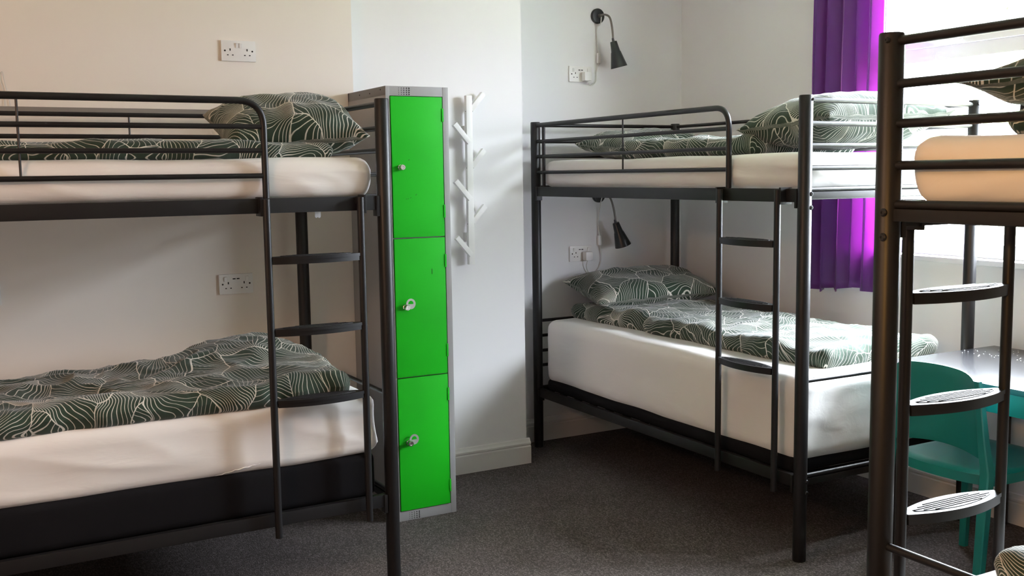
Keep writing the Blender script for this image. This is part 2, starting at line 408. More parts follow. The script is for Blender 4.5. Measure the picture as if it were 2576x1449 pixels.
# ------------------------------------------------------------------ bunk beds
LEN, WID, H = 1.98, .921, 1.754
ZU, ZL = 1.389, .306
RAILS = (1.737, 1.652, 1.573, 1.4895); LOW = (.694, .612, .530, .450)
BK = M['black']
def make_bed():
    t = empty('bunk_bed', '', 'bunk bed', (0, 0, 0), 0, 'black metal bunk beds')
    for x in (0, -LEN):
        for y in (0, WID):
            mb = MB(); mb.lathe([(.0245, 0), (.0255, .004), (.0255, H-.004), (.0235, H)], (x, y, 0), (0, 0, 1), 24)
            mb.build('post', BK, t)
    # side beams and end plates
    for z, hh in ((ZU, .050), (ZL, .046)):
        for y in (0, WID):
            mb = MB(); mb.b2((-LEN+.02, y-.0125, z-hh/2), (-.02, y+.0125, z+hh/2), .003)
            for x in (-.030, -LEN+.030): mb.b2((x-.006, y-.017, z-hh/2-.022), (x+.006, y+.017, z+hh/2), .002)
            mb.build('side_beam', BK, t)
        for x in (0, -LEN):
            mb = MB(); mb.tube([(x, .02, z+.022), (x, WID-.02, z+.022)], .0095, 12)
            mb.b2((x-.010, .02, z-.012), (x+.010, WID-.02, z+.013), .002); mb.build('end_beam', BK, t)
        for k in range(13):
            x = -.10-k*(LEN-.2)/12
            MB().b2((x-.02, .012, z-hh/2+.006), (x+.02, WID-.012, z-hh/2+.016)).build('slat', BK, t)
    # end panels
    for x in (0, -LEN):
        for z in RAILS: MB().tube([(x, .018, z), (x, WID-.018, z)], .0097, 12).build('end_rail', BK, t)
        for z in (LOW if x else LOW[:1]): MB().tube([(x, .018, z), (x, WID-.018, z)], .0085, 12).build('end_rail', BK, t)
    # front guard with its bent end, beside the ladder
    XG = -.425
    mb = MB(); mb.tube(fillet([(-LEN+.015, 0, RAILS[0]), (XG, 0, RAILS[0]), (XG, 0, ZU-.01)], .085, 9), .0115, 14); mb.build('guard_hoop', BK, t)
    MB().tube([(-LEN+.085, 0, RAILS[0]), (-LEN+.085, 0, ZU+.02)], .009, 12).build('guard_upright', BK, t)
    for z in RAILS[1:]: MB().tube([(-LEN+.015, 0, z), (XG, 0, z)], .0088, 12).build('guard_rail', BK, t)
    MB().tube([(-1.17, 0, RAILS[0]), (-1.17, 0, RAILS[3])], .0038, 8).build('guard_rod', BK, t)
    # rear guard
    for z in RAILS[:3]: MB().tube([(-LEN+.015, WID, z), (-.015, WID, z)], .0092, 12).build('rear_rail', BK, t)
    for x in (-.69, -1.26): MB().tube([(x, WID, RAILS[0]), (x, WID, RAILS[2])], .0038, 8).build('rear_rod', BK, t)
    # ladder
    X1, X2, yl = -.104, -.437, -.036
    for x in (X1, X2):
        mb = MB(); mb.tube([(x, yl, ZL-.055), (x, yl, ZU+.022)], .0125, 16); mb.build('ladder_upright', BK, t)
        sx = .016 if x == X1 else -.016
        br = MB(); br.b2((x+sx-.005, yl-.004, ZU-.034), (x+sx+.005, .016, ZU+.030), .002); br.b2((x-.012, yl+.008, ZU+.0), (x+sx, -.010, ZU+.02)); br.build('ladder_bracket', BK, t)
    for z in (1.212, .968, .724):
        a = (X1-X2)/2-.011; cx = (X1+X2)/2
        ts = [-1+k/9 for k in range(19)]; wd_ = lambda q: .011+.031*(1-q*q)
        top = [(cx+a*q, yl-wd_(q)) for q in ts]+[(cx+a*q, yl+wd_(q)) for q in ts[::-1]]
        mb = MB(); mb.prism(top, (0, 0, z-.004), (1, 0, 0), (0, 1, 0), (0, 0, 1), .010)
        mb.prism([(cx+(p-cx)*.985, yl+(q-yl)*.93) for p, q in top], (0, 0, z-.019), (1, 0, 0), (0, 1, 0), (0, 0, 1), .016)
        st = mb.build('ladder_step', BK, t, sharp=50)
        pad = MB(); b = a*.80
        wp = lambda q: .005+.024*(1-q*q)
        ring = [(cx+b*q, yl-wp(q)) for q in ts]+[(cx+b*q, yl+wp(q)) for q in ts[::-1]]
        pad.prism(ring, (0, 0, z+.0055), (1, 0, 0), (0, 1, 0), (0, 0, 1), .002)
        for yy in (-.018, -.009, 0, .009, .018):
            w_ = b*math.sqrt(max(.02, 1-(abs(yy)-.004)/.025))*.93; pad.b2((cx-w_, yl+yy-.0014, z+.007), (cx+w_, yl+yy+.0014, z+.0092))
        pad.build('tread_pad', M['tread'], st, sharp=50)
    # bolts on the ends of the posts
    for x, sg in ((0, 1), (-LEN, -1)):
        for y in (0, WID):
            for z in (ZU+.006, ZU-.044, ZL+.006, ZL-.038, H-.016):
                yy = y+(.010 if y == 0 else -.010)
                r = .0085 if z < 1.6 else .006
                mb = MB(); mb.lathe([(r, 0), (r, .003), (r*.72, .0055), (r*.3, .0058), (r*.28, .004)], (x+sg*.0226, yy, z), (sg, 0, 0), 14)
                mb.build('bolt', M['bolt'], t)
    return t

B1, B2, B3 = ((1.417, 3.494), .0129), ((2.819, 2.864), -PI/2-.0071), ((1.715, 1.508), PI-.0058)
bed = make_bed()
bed.location = (*B1[0], 0); bed.rotation_euler = (0, 0, B1[1]); bed['label'] = 'black metal bunk bed along the cream wall beside the green locker'
dup(bed, (*B2[0], 0), (0, 0, B2[1]), 'black metal bunk bed in the far corner beside the purple curtain')
dup(bed, (*B3[0], 0), (0, 0, B3[1]), 'black metal bunk bed cut off by the right edge before the teal chair')

def on_bed(B, x, y, z=0.):
    c, s_ = math.cos(B[1]), math.sin(B[1]); return (B[0][0]+c*x-s_*y, B[0][1]+s_*x+c*y, z)

# ------------------------------------------------------------------ mattresses
def mattress_mesh(lx, ly, lz, r, seed, sag=.006, hem=0., wr=1., n=(70, 34, 14), corner=.0):
    def disp(p, nn):
        q = p.copy(); tz = (p.z/lz+.5)
        side = 1-abs(nn.z)
        f_ = nz(p.x*2.1+seed, p.y*2.3, p.z*2)*.008+nz(p.x*5+seed, p.y*5, p.z*7)*.0025
        w_ = (ridge(p.x*1.6+seed, p.y*1.6+p.z*3, p.z*8+p.x*1.4)-.35)*.012*wr*side*(1.2-tz)
        q += nn*(f_+w_)
        end = max(0, 1-min(abs(abs(p.x)-lx/2), .30)/.30)
        q += nn*(ridge(p.x*10+p.z*7+seed, p.y*5, p.z*11)-.4)*.010*wr*side*end
        if nn.z > .3: q.z -= sag*max(0, 1-(2*p.x/lx)**2)*max(0, 1-(2*p.y/ly)**2)
        if hem and nn.z < .3 and tz < .25: q.z += hem*(1-tz/.25)*(.35+.65*(2*p.x/lx)**2)+(1-tz/.25)*.007*nz(p.x*3+seed, p.y*3)
        return q
    return soft_box((lx, ly, lz), r, n, disp)

ML, MW = 1.91, .878
def top_mattress(B, seed, label):
    mb = mattress_mesh(ML, MW, .140, .045, seed, n=(80, 36, 8))
    o = mb.build('mattress', M['sheet'], sharp=180); o.location = on_bed(B, -LEN/2+.004, WID/2-.003, ZU+.0205); o.rotation_euler = (0, 0, B[1])
    tag(o, label, 'mattress', 'mattresses'); return o
m1 = top_mattress(B1, 1., 'thin mattress in a white fitted sheet, upper bunk beside the cream wall')
m2 = top_mattress(B2, 5., 'thin mattress in a white fitted sheet, upper bunk beside the purple curtain')
m3 = top_mattress(B3, 9., 'thin white mattress lit warm yellow, upper bunk at the right edge')
# the care tag hanging below the first one
tg = MB()
for dx in (0, .012): tg.prism([(0, -.040), (.011, -.040), (.010, .040), (.003, .045), (-.002, .040)], (dx, 0, 0), (1, 0, 0), (0, 0, -1), (0, 1, 0), .0012)
o = tg.build('care_tag', M['tag'], m1); o.location = (.875, -.04, -.040)

def elastic(x0, x1, y, z0, z1, seed):
    """the gathered hem of a fitted sheet"""
    pts = []
    for k in range(90):
        t = k/89; pts.append((x0+(x1-x0)*t, y+.0012*math.sin(k*2.1), z0+(z1-z0)*t**1.6+.0012*math.sin(k*1.3)))
    return MB().tube(pts, [.0006+.0022*min(1, (89-k)/20) for k in range(90)], 6)

def low_mattress(B, seed, label, zsplit, ztop=.705, hem=0., x0=0., wr=.25):
    t = empty('mattress', label, 'mattress', on_bed(B, -LEN/2, WID/2, 0), B[1], 'mattresses')
    if True:
        core = soft_box((ML-.03, MW+.004, zsplit+.03-(ZL+.012)), .03, (10, 6, 4)); core.uv = None
        core.build('mattress_core', M['mattblack'], t, loc=(0, 0, ZL+.012), sharp=180)
    mb = mattress_mesh(ML, MW+.005, ztop-zsplit, .055, seed, hem=hem, wr=wr, n=(90, 40, 16))
    sh = mb.build('fitted_sheet', M['sheet'], t, loc=(x0, 0, zsplit), sharp=180)
    if hem: elastic(.92, .36, -MW/2-.0005, .080, .030, seed).build('elastic_hem', M['sheet'], sh)
    return t
low_mattress(B1, 21., 'deep mattress under a white sheet with its black base showing, lower bunk by the locker', .455, hem=.028, wr=.8)
low_mattress(B2, 27., 'deep white covered mattress, lower bunk under the reading lamps', ZL+.052)
low_mattress(B3, 31., 'white covered mattress at the bottom right corner, lower bunk', ZL+.052, ztop=.60)

# ------------------------------------------------------------------ duvets and pillows
def duvet(name_label, size, loc, rz, seed, n=(90, 60, 5), bumps=(), amp=.018, crease=.010, group='leaf print duvets', zfun=None):
    lx, ly, lz = size
    def disp(p, nn):
        q = p.copy(); tz = p.z/lz+.5
        ex = 1-abs(2*p.x/lx)**8; ey = 1-abs(2*p.y/ly)**8
        q.x += (nz(p.y*5+seed, 1.3, seed)*.022+nz(p.y*14+seed, 4.3)*.006)*(abs(2*p.x/lx)**3)
        q.y += (nz(p.x*4+seed, 7.7, seed)*.022+nz(p.x*12+seed, 2.1)*.008)*(abs(2*p.y/ly)**3)
        up = tz
        z = amp*nz(p.x*3.2+seed, p.y*4.2)+amp*.5*nz(p.x*8+seed, p.y*9, 3)
        z += crease*(ridge(p.x*3.5+seed, p.y*6.5, seed)-.3)+crease*.6*(ridge(p.x*9+p.y*4+seed, p.y*10-p.x*3, 2.)-.3)
        for bx, by, sx, sy, hh in bumps: z += hh*math.exp(-((p.x-bx)/sx)**2-((p.y-by)/sy)**2)
        if zfun: z += zfun(p.x, p.y)
        q.z += z*up
        side = 1-abs(nn.z)
        q += Vector((nn.x, nn.y, 0))*side*(.006*nz(p.x*14+seed, p.y*14, p.z*20)+.008*(ridge(p.x*8+seed, p.y*8, p.z*25)-.4))
        return q
    mb = soft_box(size, lz*.48, n, disp)
    mb.uv = [(u+seed*.37, v+seed*.61) for u, v in mb.uv]
    o = mb.build('duvet', M['print'], sharp=180); o.location = loc; o.rotation_euler = (0, 0, rz)
    return tag(o, name_label, 'duvet', group)

def pillow(label, lx, ly, h, loc, rot, seed, n=(64, 44), pinch=.03, slump=0., ends=0., mat_=None):
    mb = MB(); uv = []; nx, ny = n
    def pt(i, j, sg):
        u = -1+2*i/nx; v = -1+2*j/ny
        u_ = math.copysign(1-(1-abs(u))**1.35, u); v_ = math.copysign(1-(1-abs(v))**1.35, v)
        x = u_*lx/2*(1-pinch*2*(1-abs(v_)**2.5)*abs(u_)**3); y = v_*ly/2*(1-pinch*2.4*(1-abs(u_)**2.5)*abs(v_)**3)
        prof = (max(0, 1-abs(u_)**3.0)**.55)*(max(0, 1-abs(v_)**2.6)**.52)
        edge = 1-prof
        z = prof*h/2*(1+.16*nz(u_*1.6+seed, v_*1.6, sg))
        z += prof**.5*(1-prof)**.5*.018*(ridge(u_*2.6+seed, v_*2.6, sg*2+seed)-.35)*min(1, 4*prof)
        z += .006*prof*nz(u_*5+seed, v_*4, sg)
        wv = edge**4*.010*nz(u_*6+seed, v_*6)
        return Vector((x+.006*edge**3*nz(v_*8, seed), y+.006*edge**3*nz(u_*8, seed+3), sg*z+wv-slump*u_*u_)), (x+.55*sg*0+seed*.5+(3 if sg < 0 else 0), y+seed*.3)
    ids = {}
    for sg in (1, -1):
        for i in range(nx+1):
            for j in range(ny+1):
                rim = i in (0, nx) or j in (0, ny)
                k = (i, j, 0 if rim else sg)
                if k not in ids:
                    p, w_ = pt(i, j, sg); ids[k] = len(mb.v); mb.v.append(tuple(p)); uv.append(w_)
    for sg in (1, -1):
        for i in range(nx):
            for j in range(ny):
                q = []
                for a, b in ((i, j), (i+1, j), (i+1, j+1), (i, j+1)):
                    q.append(ids[(a, b, 0 if a in (0, nx) or b in (0, ny) else sg)])
                mb.f.append(tuple(q if sg > 0 else q[::-1]))
    mb.uv = uv
    zmin = min((Euler(rot).to_matrix() @ Vector(v)).z for v in mb.v)
    o = mb.build('pillow', mat_ or M['print'], sharp=180); o.location = (loc[0], loc[1], loc[2]-zmin); o.rotation_euler = rot
    return tag(o, label, 'pillow', 'leaf print pillows')

ZT = ZU+.0205+.140     # top of the thin mattresses
duvet('green leaf print duvet folded flat on the upper bunk by the cream wall', (1.55, .62, .062), (.50, 3.86, ZT-.006), .013, 2.3, bumps=[(.2, .1, .25, .3, .0), (-.5, 0, .4, .3, -.012)], amp=.012, crease=.007)
pillow('plump green leaf print pillow on the upper bunk beside the locker', .52, .40, .20, (1.16, 3.80, ZT-.010), (R(20), R(-5), R(-4)), 4.2, pinch=.045)
duvet('rumpled green leaf print duvet with a hump, lower bunk by the cream wall', (1.62, .72, .085), (.47, 3.86, .690), .013, 6.1,
      n=(120, 70, 6), bumps=[(.60, .18, .24, .26, .085), (.28, .10, .3, .2, .018), (-.2, .0, .25, .3, -.018)], amp=.022, crease=.016)
duvet('green leaf print duvet in the middle of the upper bunk under the lamp', (.62, .95, .085), (3.24, 3.75, ZT-.006), 0, 8.4, amp=.02, crease=.012)
pillow('flat green leaf print pillow at the wall end of the upper bunk under the lamp', .54, .46, .15, (3.29, 4.52, ZT-.002), (R(4), R(-3), R(3)), 11.2, pinch=.03)
pillow('big green leaf print pillow whitened by daylight, upper bunk at the foot rails', .74, .50, .22, (3.30, 3.13, ZT+.012), (R(-4), R(-2), R(2)), 13.7, pinch=.04)
duvet('green leaf print duvet spread over the lower bunk beneath the reading lamps', (.70, 1.86, .085), (3.36, 3.89, .692), .0, 17.3,
      n=(60, 120, 6), amp=.02, crease=.015, bumps=[(0, .55, .3, .3, .02)])
pillow('green leaf print pillow on the lower bunk beneath the hanging lamp', .74, .46, .17, (3.36, 4.62, .762), (R(10), R(-2), R(-8)), 19.1, pinch=.05)
pillow('green leaf print pillow hanging over a dark bundle, upper bunk at the right edge', .66, .48, .14, (2.18, 1.23, ZT+.025), (0, R(1), R(3)), 23.5, pinch=.05)
duvet('crumpled dark duvet bundle under the pillow, upper bunk at the right edge', (.46, .40, .060), (2.17, 1.22, ZT-.006), .1, 26.2, n=(40, 34, 5), amp=.016, crease=.016)
duvet('green leaf print duvet on the lower bunk at the bottom right corner', (1.3, .70, .065), (2.60, 1.055, .586), 0, 29.4, amp=.02, crease=.014)

# ------------------------------------------------------------------ locker
LX0, LX1, LYF, LYB, LH = 1.672, 1.957, 4.076, 4.515, 1.852
lk = empty('locker', 'tall grey metal locker with three bright green doors', 'locker', ((LX0+LX1)/2, LYF, 0))
def part(mb, name, m, parent, root=None, sharp=35):
    o = mb.build(name, M[m], parent, sharp=sharp); r = root or parent; o.location = -r.location if parent is r else (0, 0, 0); return o
body = MB()
body.b2((LX0, LYF, 0), (LX0+.018, LYB, LH), .002); body.b2((LX1-.026, LYF, 0), (LX1, LYB, LH), .002)
body.b2((LX0, LYF+.001, LH-.040), (LX1, LYB, LH), .002); body.b2((LX0, LYF+.001, 0), (LX1, LYB, .044), .002)
body.b2((LX0, LYB-.01, 0), (LX1, LYB, LH)); 
for z in (.626, 1.221): body.b2((LX0+.018, LYF+.012, z-.006), (LX1-.026, LYB, z+.006))
lkb = part(body, 'locker_body', 'grey', lk)
def lchild(mb, name, m, parent):
    return mb.build(name, M[m], parent)
for zc in (LH-.021, .020):
    v = MB()
    for i in range(5):
        for j in range(4):
            r = .0014+.00045*i
            v.lathe([(r, 0), (r*.9, .0006)], (LX0+.060+i*.0115, LYF+.0006, zc+(j-1.5)*.0085), (0, -1, 0), 10)
    lchild(v, 'vent_holes', 'hole', lkb)
rv = MB()
for y, z in ((4.13, LH-.012), (4.25, LH-.02), (4.37, LH-.018), (4.12, LH-.055)): rv.lathe([(.0035, 0), (.002, .0012)], (LX0-.0002, y, z), (-1, 0, 0), 10)
lchild(rv, 'rivets', 'hole', lkb)
DX0, DX1 = LX0+.020, LX1-.031
for k, (z0, z1, zk, hz, hasp) in enumerate(((1.2235, 1.810, 1.517, (1.735, 1.33), False), (.6285, 1.2185, .930, (1.118, .729), True), (.046, .6235, .346, (.536, .127), True))):
    d = part(MB().b2((DX0, LYF-.004, z0), (DX1, LYF+.014, z1), .0025), 'locker_door', 'green', lk)
    d['label'] = 'green locker door'
    for z in hz: lchild(MB().b2((DX1-.003, LYF-.007, z-.028), (DX1+.005, LYF+.004, z+.028), .0015), 'hinge', 'green', d)
    kx = DX0+.034+(.006 if hasp else 0)
    kb = MB(); kb.lathe([(.0125, 0), (.0125, .010), (.010, .012), (.0098, .022), (.013, .024), (.013, .033), (.0105, .036), (.006, .036), (.005, .034)], (kx, LYF-.004, zk), (0, -1, 0), 8)
    ko = lchild(kb, 'lock_knob', 'chrome', d); ko['label'] = 'silver lock knob'
    if hasp:
        hp = MB(); cx, cz = kx+.021, zk+.014; n = 40; oy = LYF-.022
        outer = [(cx+.0215*math.cos(q), cz+.0225*math.sin(q)) for q in [2*PI*i/n for i in range(n)]]
        inn = []
        for i in range(n):
            q = 2*PI*i/n; x_, z_ = .0118*math.cos(q), .0118*math.sin(q); inn.append((cx+x_, cz+max(z_, -.003)+.002))
        vs = [(x, oy, z) for x, z in outer]+[(x, oy, z) for x, z in inn]+[(x, oy+.002, z) for x, z in outer]+[(x, oy+.002, z) for x, z in inn]
        fs = []
        for i in range(n):
            j = (i+1) % n
            fs += [(i, j, n+j, n+i), (2*n+i, 3*n+i, 3*n+j, 2*n+j), (i, 2*n+i, 2*n+j, j), (n+i, n+j, 3*n+j, 3*n+i)]
        hp.add(vs, fs); hp.b2((cx-.022, oy, zk-.004), (cx-.010, oy+.002, zk+.010))
        ho = lchild(hp, 'hasp_ring', 'alu', d); ho['label'] = 'grey metal hasp ring'
    marks = {0: ((.076, 1.548, .006, 45), (.053, 1.522, .004, 0), (.060, 1.385, .004, 0), (.068, 1.386, .004, 0), (.080, 1.390, .004, 20), (.105, 1.402, .007, 35)), 1: ((.170, 1.075, .022, 92), ), 2: ()}[k]
    if marks:
        sm = MB()
        for dx, z, l, a in marks: sm.box((DX0+dx, LYF-.0043, z), (l, .0008, .0016), 0, Matrix.Rotation(R(-a), 3, 'Y'))
        lchild(sm, 'scuff_marks', 'hole', d)

# ------------------------------------------------------------------ coat rack
rk = empty('coat_rack', 'white wooden branch shaped coat rack on the wall beside the locker', 'coat rack', (2.295, CY, 1.05))
YF = CY-.052
bar = part(MB().b2((2.280, YF, 1.048), (2.311, YF+.024, 1.860), .002), 'rack_bar', 'rackwhite', rk)
sc_ = MB()
for z in (1.785, 1.515, 1.245): sc_.lathe([(.0028, 0), (.002, .0008)], (2.2799, YF+.010, z), (-1, 0, 0), 10)
lchild(sc_, 'screw_heads', 'neck', bar)
for z in (1.695, 1.180): part(MB().b2((2.276, YF+.024, z-.022), (2.300, CY+.003, z+.022), .001), 'wall_spacer', 'rackwhite', rk)
for i, z in enumerate((1.640, 1.370, 1.100)):
    mb = MB(); mb.box((2.249, YF-.006, z+.040), (.024, .022, .118), .001, Matrix.Rotation(R(-41), 3, 'Y')); part(mb, 'rack_peg', 'rackwhite', rk)
for i, z in enumerate((1.795, 1.525, 1.255)):
    mb = MB(); mb.box((2.342, YF+.014, z+.036), (.024, .022, .106), .001, Matrix.Rotation(R(41), 3, 'Y')); part(mb, 'rack_peg', 'rackwhite', rk)

# ------------------------------------------------------------------ wall sockets
def make_socket(usb):
    t = empty('wall_socket', '', 'socket', (0, 0, 0), 0, 'white double wall sockets')     # faces -y, centre at origin
    pl = MB().box((0, -.005, 0), (.146, .010, .086), .003).build('face_plate', M['plast'], t)
    for x in (-.047, .047) if usb else (-.007, .0085):
        MB().box((x, -.0115, .022), (.011, .005, .020), .0015, Matrix.Rotation(R(9), 3, 'X')).build('rocker_switch', M['plast'], t)
    for x in (-.058, .058): MB().lathe([(.0038, 0), (.0034, .0006), (.0015, .0007), (.0012, .0002)], (x, -.0101, .0), (0, -1, 0), 12).build('screw', M['hole'], t)
    for cx in ((-.034, .034) if usb else (-.036, .036)):
        MB().b2((cx-.0022, -.0106, .000), (cx+.0022, -.009, .0095)).build('pin_hole', M['hole'], t)
        for dx in (-.0105, .0105): MB().b2((cx+dx-.0032, -.0106, -.0195), (cx+dx+.0032, -.009, -.0155)).build('pin_hole', M['hole'], t)
    if usb:
        for x in (-.0085, .0085): MB().b2((x-.0062, -.0106, .020), (x+.0062, -.009, .0245)).build('usb_port', M['hole'], t)
    return t
sk = make_socket(False); sk.location = (1.189, LY, 2.017); sk['label'] = 'white double wall socket high above the upper bunk on the cream wall'
su = make_socket(True); su.location = (1.137, LY, 1.030); su['label'] = 'white double wall socket with two switches under the upper bunk on the cream wall'
dup(su, (.150, LY, 1.046), (0, 0, 0), 'white wall socket cut off by the left edge of the cream wall')
dup(su, (3.186, AY, 2.024), (0, 0, 0), 'white double wall socket beside the upper reading lamp')
dup(su, (3.180, AY, 1.035), (0, 0, 0), 'white double wall socket under the bunk beside the lower reading lamp')

# ------------------------------------------------------------------ reading lamps
def make_lamp(label, x, z, arm, top, tip, cord, sw, plug, loop):
    t = empty('reading_lamp', label, 'lamp', (x, AY, z), 0, 'black wall reading lamps')
    def P(mb, name, m, parent=None):
        o = mb.build(name, M[m], parent or t)
        if not parent: o.location = -t.location
        return o
    b = P(MB().lathe([(.0415, 0), (.0415, .012), (.038, .016), (.016, .018)], (x, AY, z), (0, -1, 0), 32), 'wall_base', 'shade')
    sc = MB(); sc.lathe([(.004, 0), (.003, .0015)], (x-.022, AY-.0155, z), (0, -1, 0), 10); lchild(sc, 'screw', 'alu', b)
    P(MB().lathe([(.011, 0), (.011, .010), (.008, .016)], (x+.004, AY-.016, z), (0, -1, 0), 18), 'neck_collar', 'neck')
    P(MB().tube(smooth(arm, 8), .0056, 12), 'gooseneck', 'neck')
    top, tip = Vector(top), Vector(tip); ax = tip-top; l = ax.length
    prof = [(.006, -.018), (.0075, -.001), (.017, 0), (.0185, .002), (.0245, l*.38), (.0275, l*.42), (.046, l-.002), (.0465, l), (.0445, l), (.026, l*.43), (.016, .01)]
    P(MB().lathe(prof, top, ax, 32, False), 'lamp_shade', 'shade')
    P(MB().lathe([(.012, .02), (.014, l*.5), (.025, l*.72), (.024, l*.82), (.012, l*.9)], top, ax, 16), 'bulb', 'plast')
    c = P(MB().tube(smooth(cord, 6), .0026, 8), 'lamp_cord', 'cord')
    P(MB().tube(smooth(loop, 6), .0026, 8), 'lamp_cord', 'cord')
    P(MB().box(sw, (.020, .016, .056), .005), 'inline_switch', 'plast')
    pl = MB(); pl.box((plug[0], AY-.030, plug[1]), (.048, .040, .050), .010); P(pl, 'plug', 'plast')
    return t
yc = AY-.008
make_lamp('black reading lamp high on the white wall above the corner bunk', 3.302, 2.344,
          [(3.305, AY-.02, 2.344), (3.309, 4.89, 2.345), (3.316, 4.852, 2.325), (3.325, 4.842, 2.27), (3.331, 4.84, 2.20)], (3.332, 4.84, 2.196), (3.366, 4.835, 2.058),
          [(3.312, AY-.028, 2.338), (3.310, AY-.022, 2.30), (3.296, yc, 2.28), (3.295, yc, 2.215), (3.303, yc-.004, 2.144)], (3.304, yc-.004, 2.115), (3.212, 2.010),
          [(3.305, yc-.004, 2.088), (3.291, yc, 2.042), (3.288, yc, 1.992), (3.262, yc-.005, 1.968), (3.236, yc-.012, 1.968), (3.212, AY-.035, 1.988)])
make_lamp('black reading lamp on the wall under the upper bunk in the corner', 3.302, 1.358,
          [(3.305, AY-.02, 1.358), (3.308, 4.89, 1.36), (3.316, 4.852, 1.34), (3.332, 4.842, 1.28), (3.343, 4.84, 1.21)], (3.343, 4.84, 1.205), (3.389, 4.835, 1.075),
          [(3.312, AY-.028, 1.350), (3.303, AY-.02, 1.30), (3.297, yc, 1.204), (3.302, yc-.004, 1.132)], (3.303, yc-.004, 1.104), (3.212, 1.020),
          [(3.304, yc-.004, 1.076), (3.317, yc, 1.011), (3.303, yc, .956), (3.26, yc, .917), (3.228, yc-.006, .926), (3.208, yc-.012, .961), (3.208, AY-.035, .998)])

# thin cord at the left edge
pts = [(.300, LY-.003, 1.765), (.296, LY-.003, 1.80), (.285, LY-.004, 1.86), (.280, LY-.004, 1.90), (.270, LY-.004, 1.885), (.279, LY-.003, 1.83), (.281, LY-.003, 1.766)]
tag(MB().tube(smooth(pts, 6), .0011, 6).build('hanging_cord', M['cord']), 'thin looped grey cord on the cream wall at the left edge', 'cord')

# ------------------------------------------------------------------ curtain
def make_curtain_mesh():
    mb = MB(); nu, nv = 220, 40; y0, y1 = 3.83, 3.40; z0, z1 = .905, 2.60; th = .0022; rows = []
    for side in (0, 1):
        for j in range(nv+1):
            v = j/nv
            for i in range(nu+1):
                u = i/nu
                ph = u*PI*5.2+.4+.5*math.sin(u*7.)+.25*math.sin(v*2.2+u*3)*(1-v)
                amp = .062+.012*math.sin(u*9+1)
                fold = abs(math.sin(ph))**.75
                x = RX-.028-amp*fold+.006*nz(u*6, v*3)
                wd = 1-.10*(1-v)*.5
                y = y0+.01*(1-v)+(y1-y0-.01*(1-v))*(u*wd)-.016*math.sin(2*ph)
                hem = -.018*math.sin(u*PI*2.2)*(1-v)**6+.010*nz(u*5, 3.)*(1-v)**6
                if .22 < u < .32: hem += .02*(1-v)**8
                mb.v.append((x+(th if side else 0), y, z0+(z1-z0)*v+hem))
    W_ = nu+1; o = (nv+1)*W_
    for j in range(nv):
        for i in range(nu):
            a = j*W_+i; mb.f.append((a, a+1, a+W_+1, a+W_)); mb.f.append((o+a, o+a+W_, o+a+W_+1, o+a+1))
    for i in range(nu):
        mb.f.append((i, o+i, o+i+1, i+1)); a = nv*W_+i; mb.f.append((a, a+1, o+a+1, o+a))
    for j in range(nv):
        a = j*W_; mb.f.append((a, a+W_, o+a+W_, o+a)); a = j*W_+nu; mb.f.append((a, o+a, o+a+W_, a+W_))
    return mb
tag(make_curtain_mesh().build('curtain', M['curtain'], sharp=180), 'purple satin curtain hanging beside the bright window', 'curtain')
rod = empty('curtain_rail', 'white curtain rail above the window', 'curtain rail', (RX-.058, 2.4, 2.61))
MB().b2((-.012, -1.5, -.012), (.012, 1.5, .012), .003).build('rail_track', M['upvc'], rod)
for y in (-1.4, 0, 1.4): MB().b2((0, y-.012, -.008), (.058, y+.012, .008)).build('rail_bracket', M['upvc'], rod)

# ------------------------------------------------------------------ desk
DZ = .740
dk = empty('desk', 'black topped desk with a teal apron under the window', 'desk', (3.51, 2.2, 0))
dp = lambda mb, n, m: part(mb, n, m, dk)
top = dp(MB().b2((3.150, 1.62, DZ-.022), (3.868, 2.826, DZ), .004), 'desk_top', 'deskblack')
dp(MB().b2((3.166, 1.66, DZ-.100), (3.186, 2.800, DZ-.022), .002), 'front_apron', 'teal')
dp(MB().b2((3.186, 2.775, DZ-.100), (3.84, 2.795, DZ-.022), .002), 'side_apron', 'teal')
for x, y in ((3.205, 2.75), (3.842, 2.744), (3.205, 1.69), (3.842, 1.69)): dp(MB().b2((x-.018, y-.018, 0), (x+.018, y+.018, DZ-.022), .003), 'desk_leg', 'black')
# crumbs of dust on the top
cr = MB(); rr = random.Random(5)
for k in range(60):
    x, y = rr.gauss(3.72, .07), rr.gauss(2.68, .11)
    if x < 3.85 and y < 2.82: cr.box((x, y, DZ+.0012), (rr.uniform(.002, .005), rr.uniform(.002, .004), .002), 0, Matrix.Rotation(rr.uniform(0, 3), 3, 'Z'))
o = cr.build('dust_specks', M['crumb'])
o['kind'] = 'stuff'; tag(o, 'scattered white specks of dust on the black desk top', 'dust')

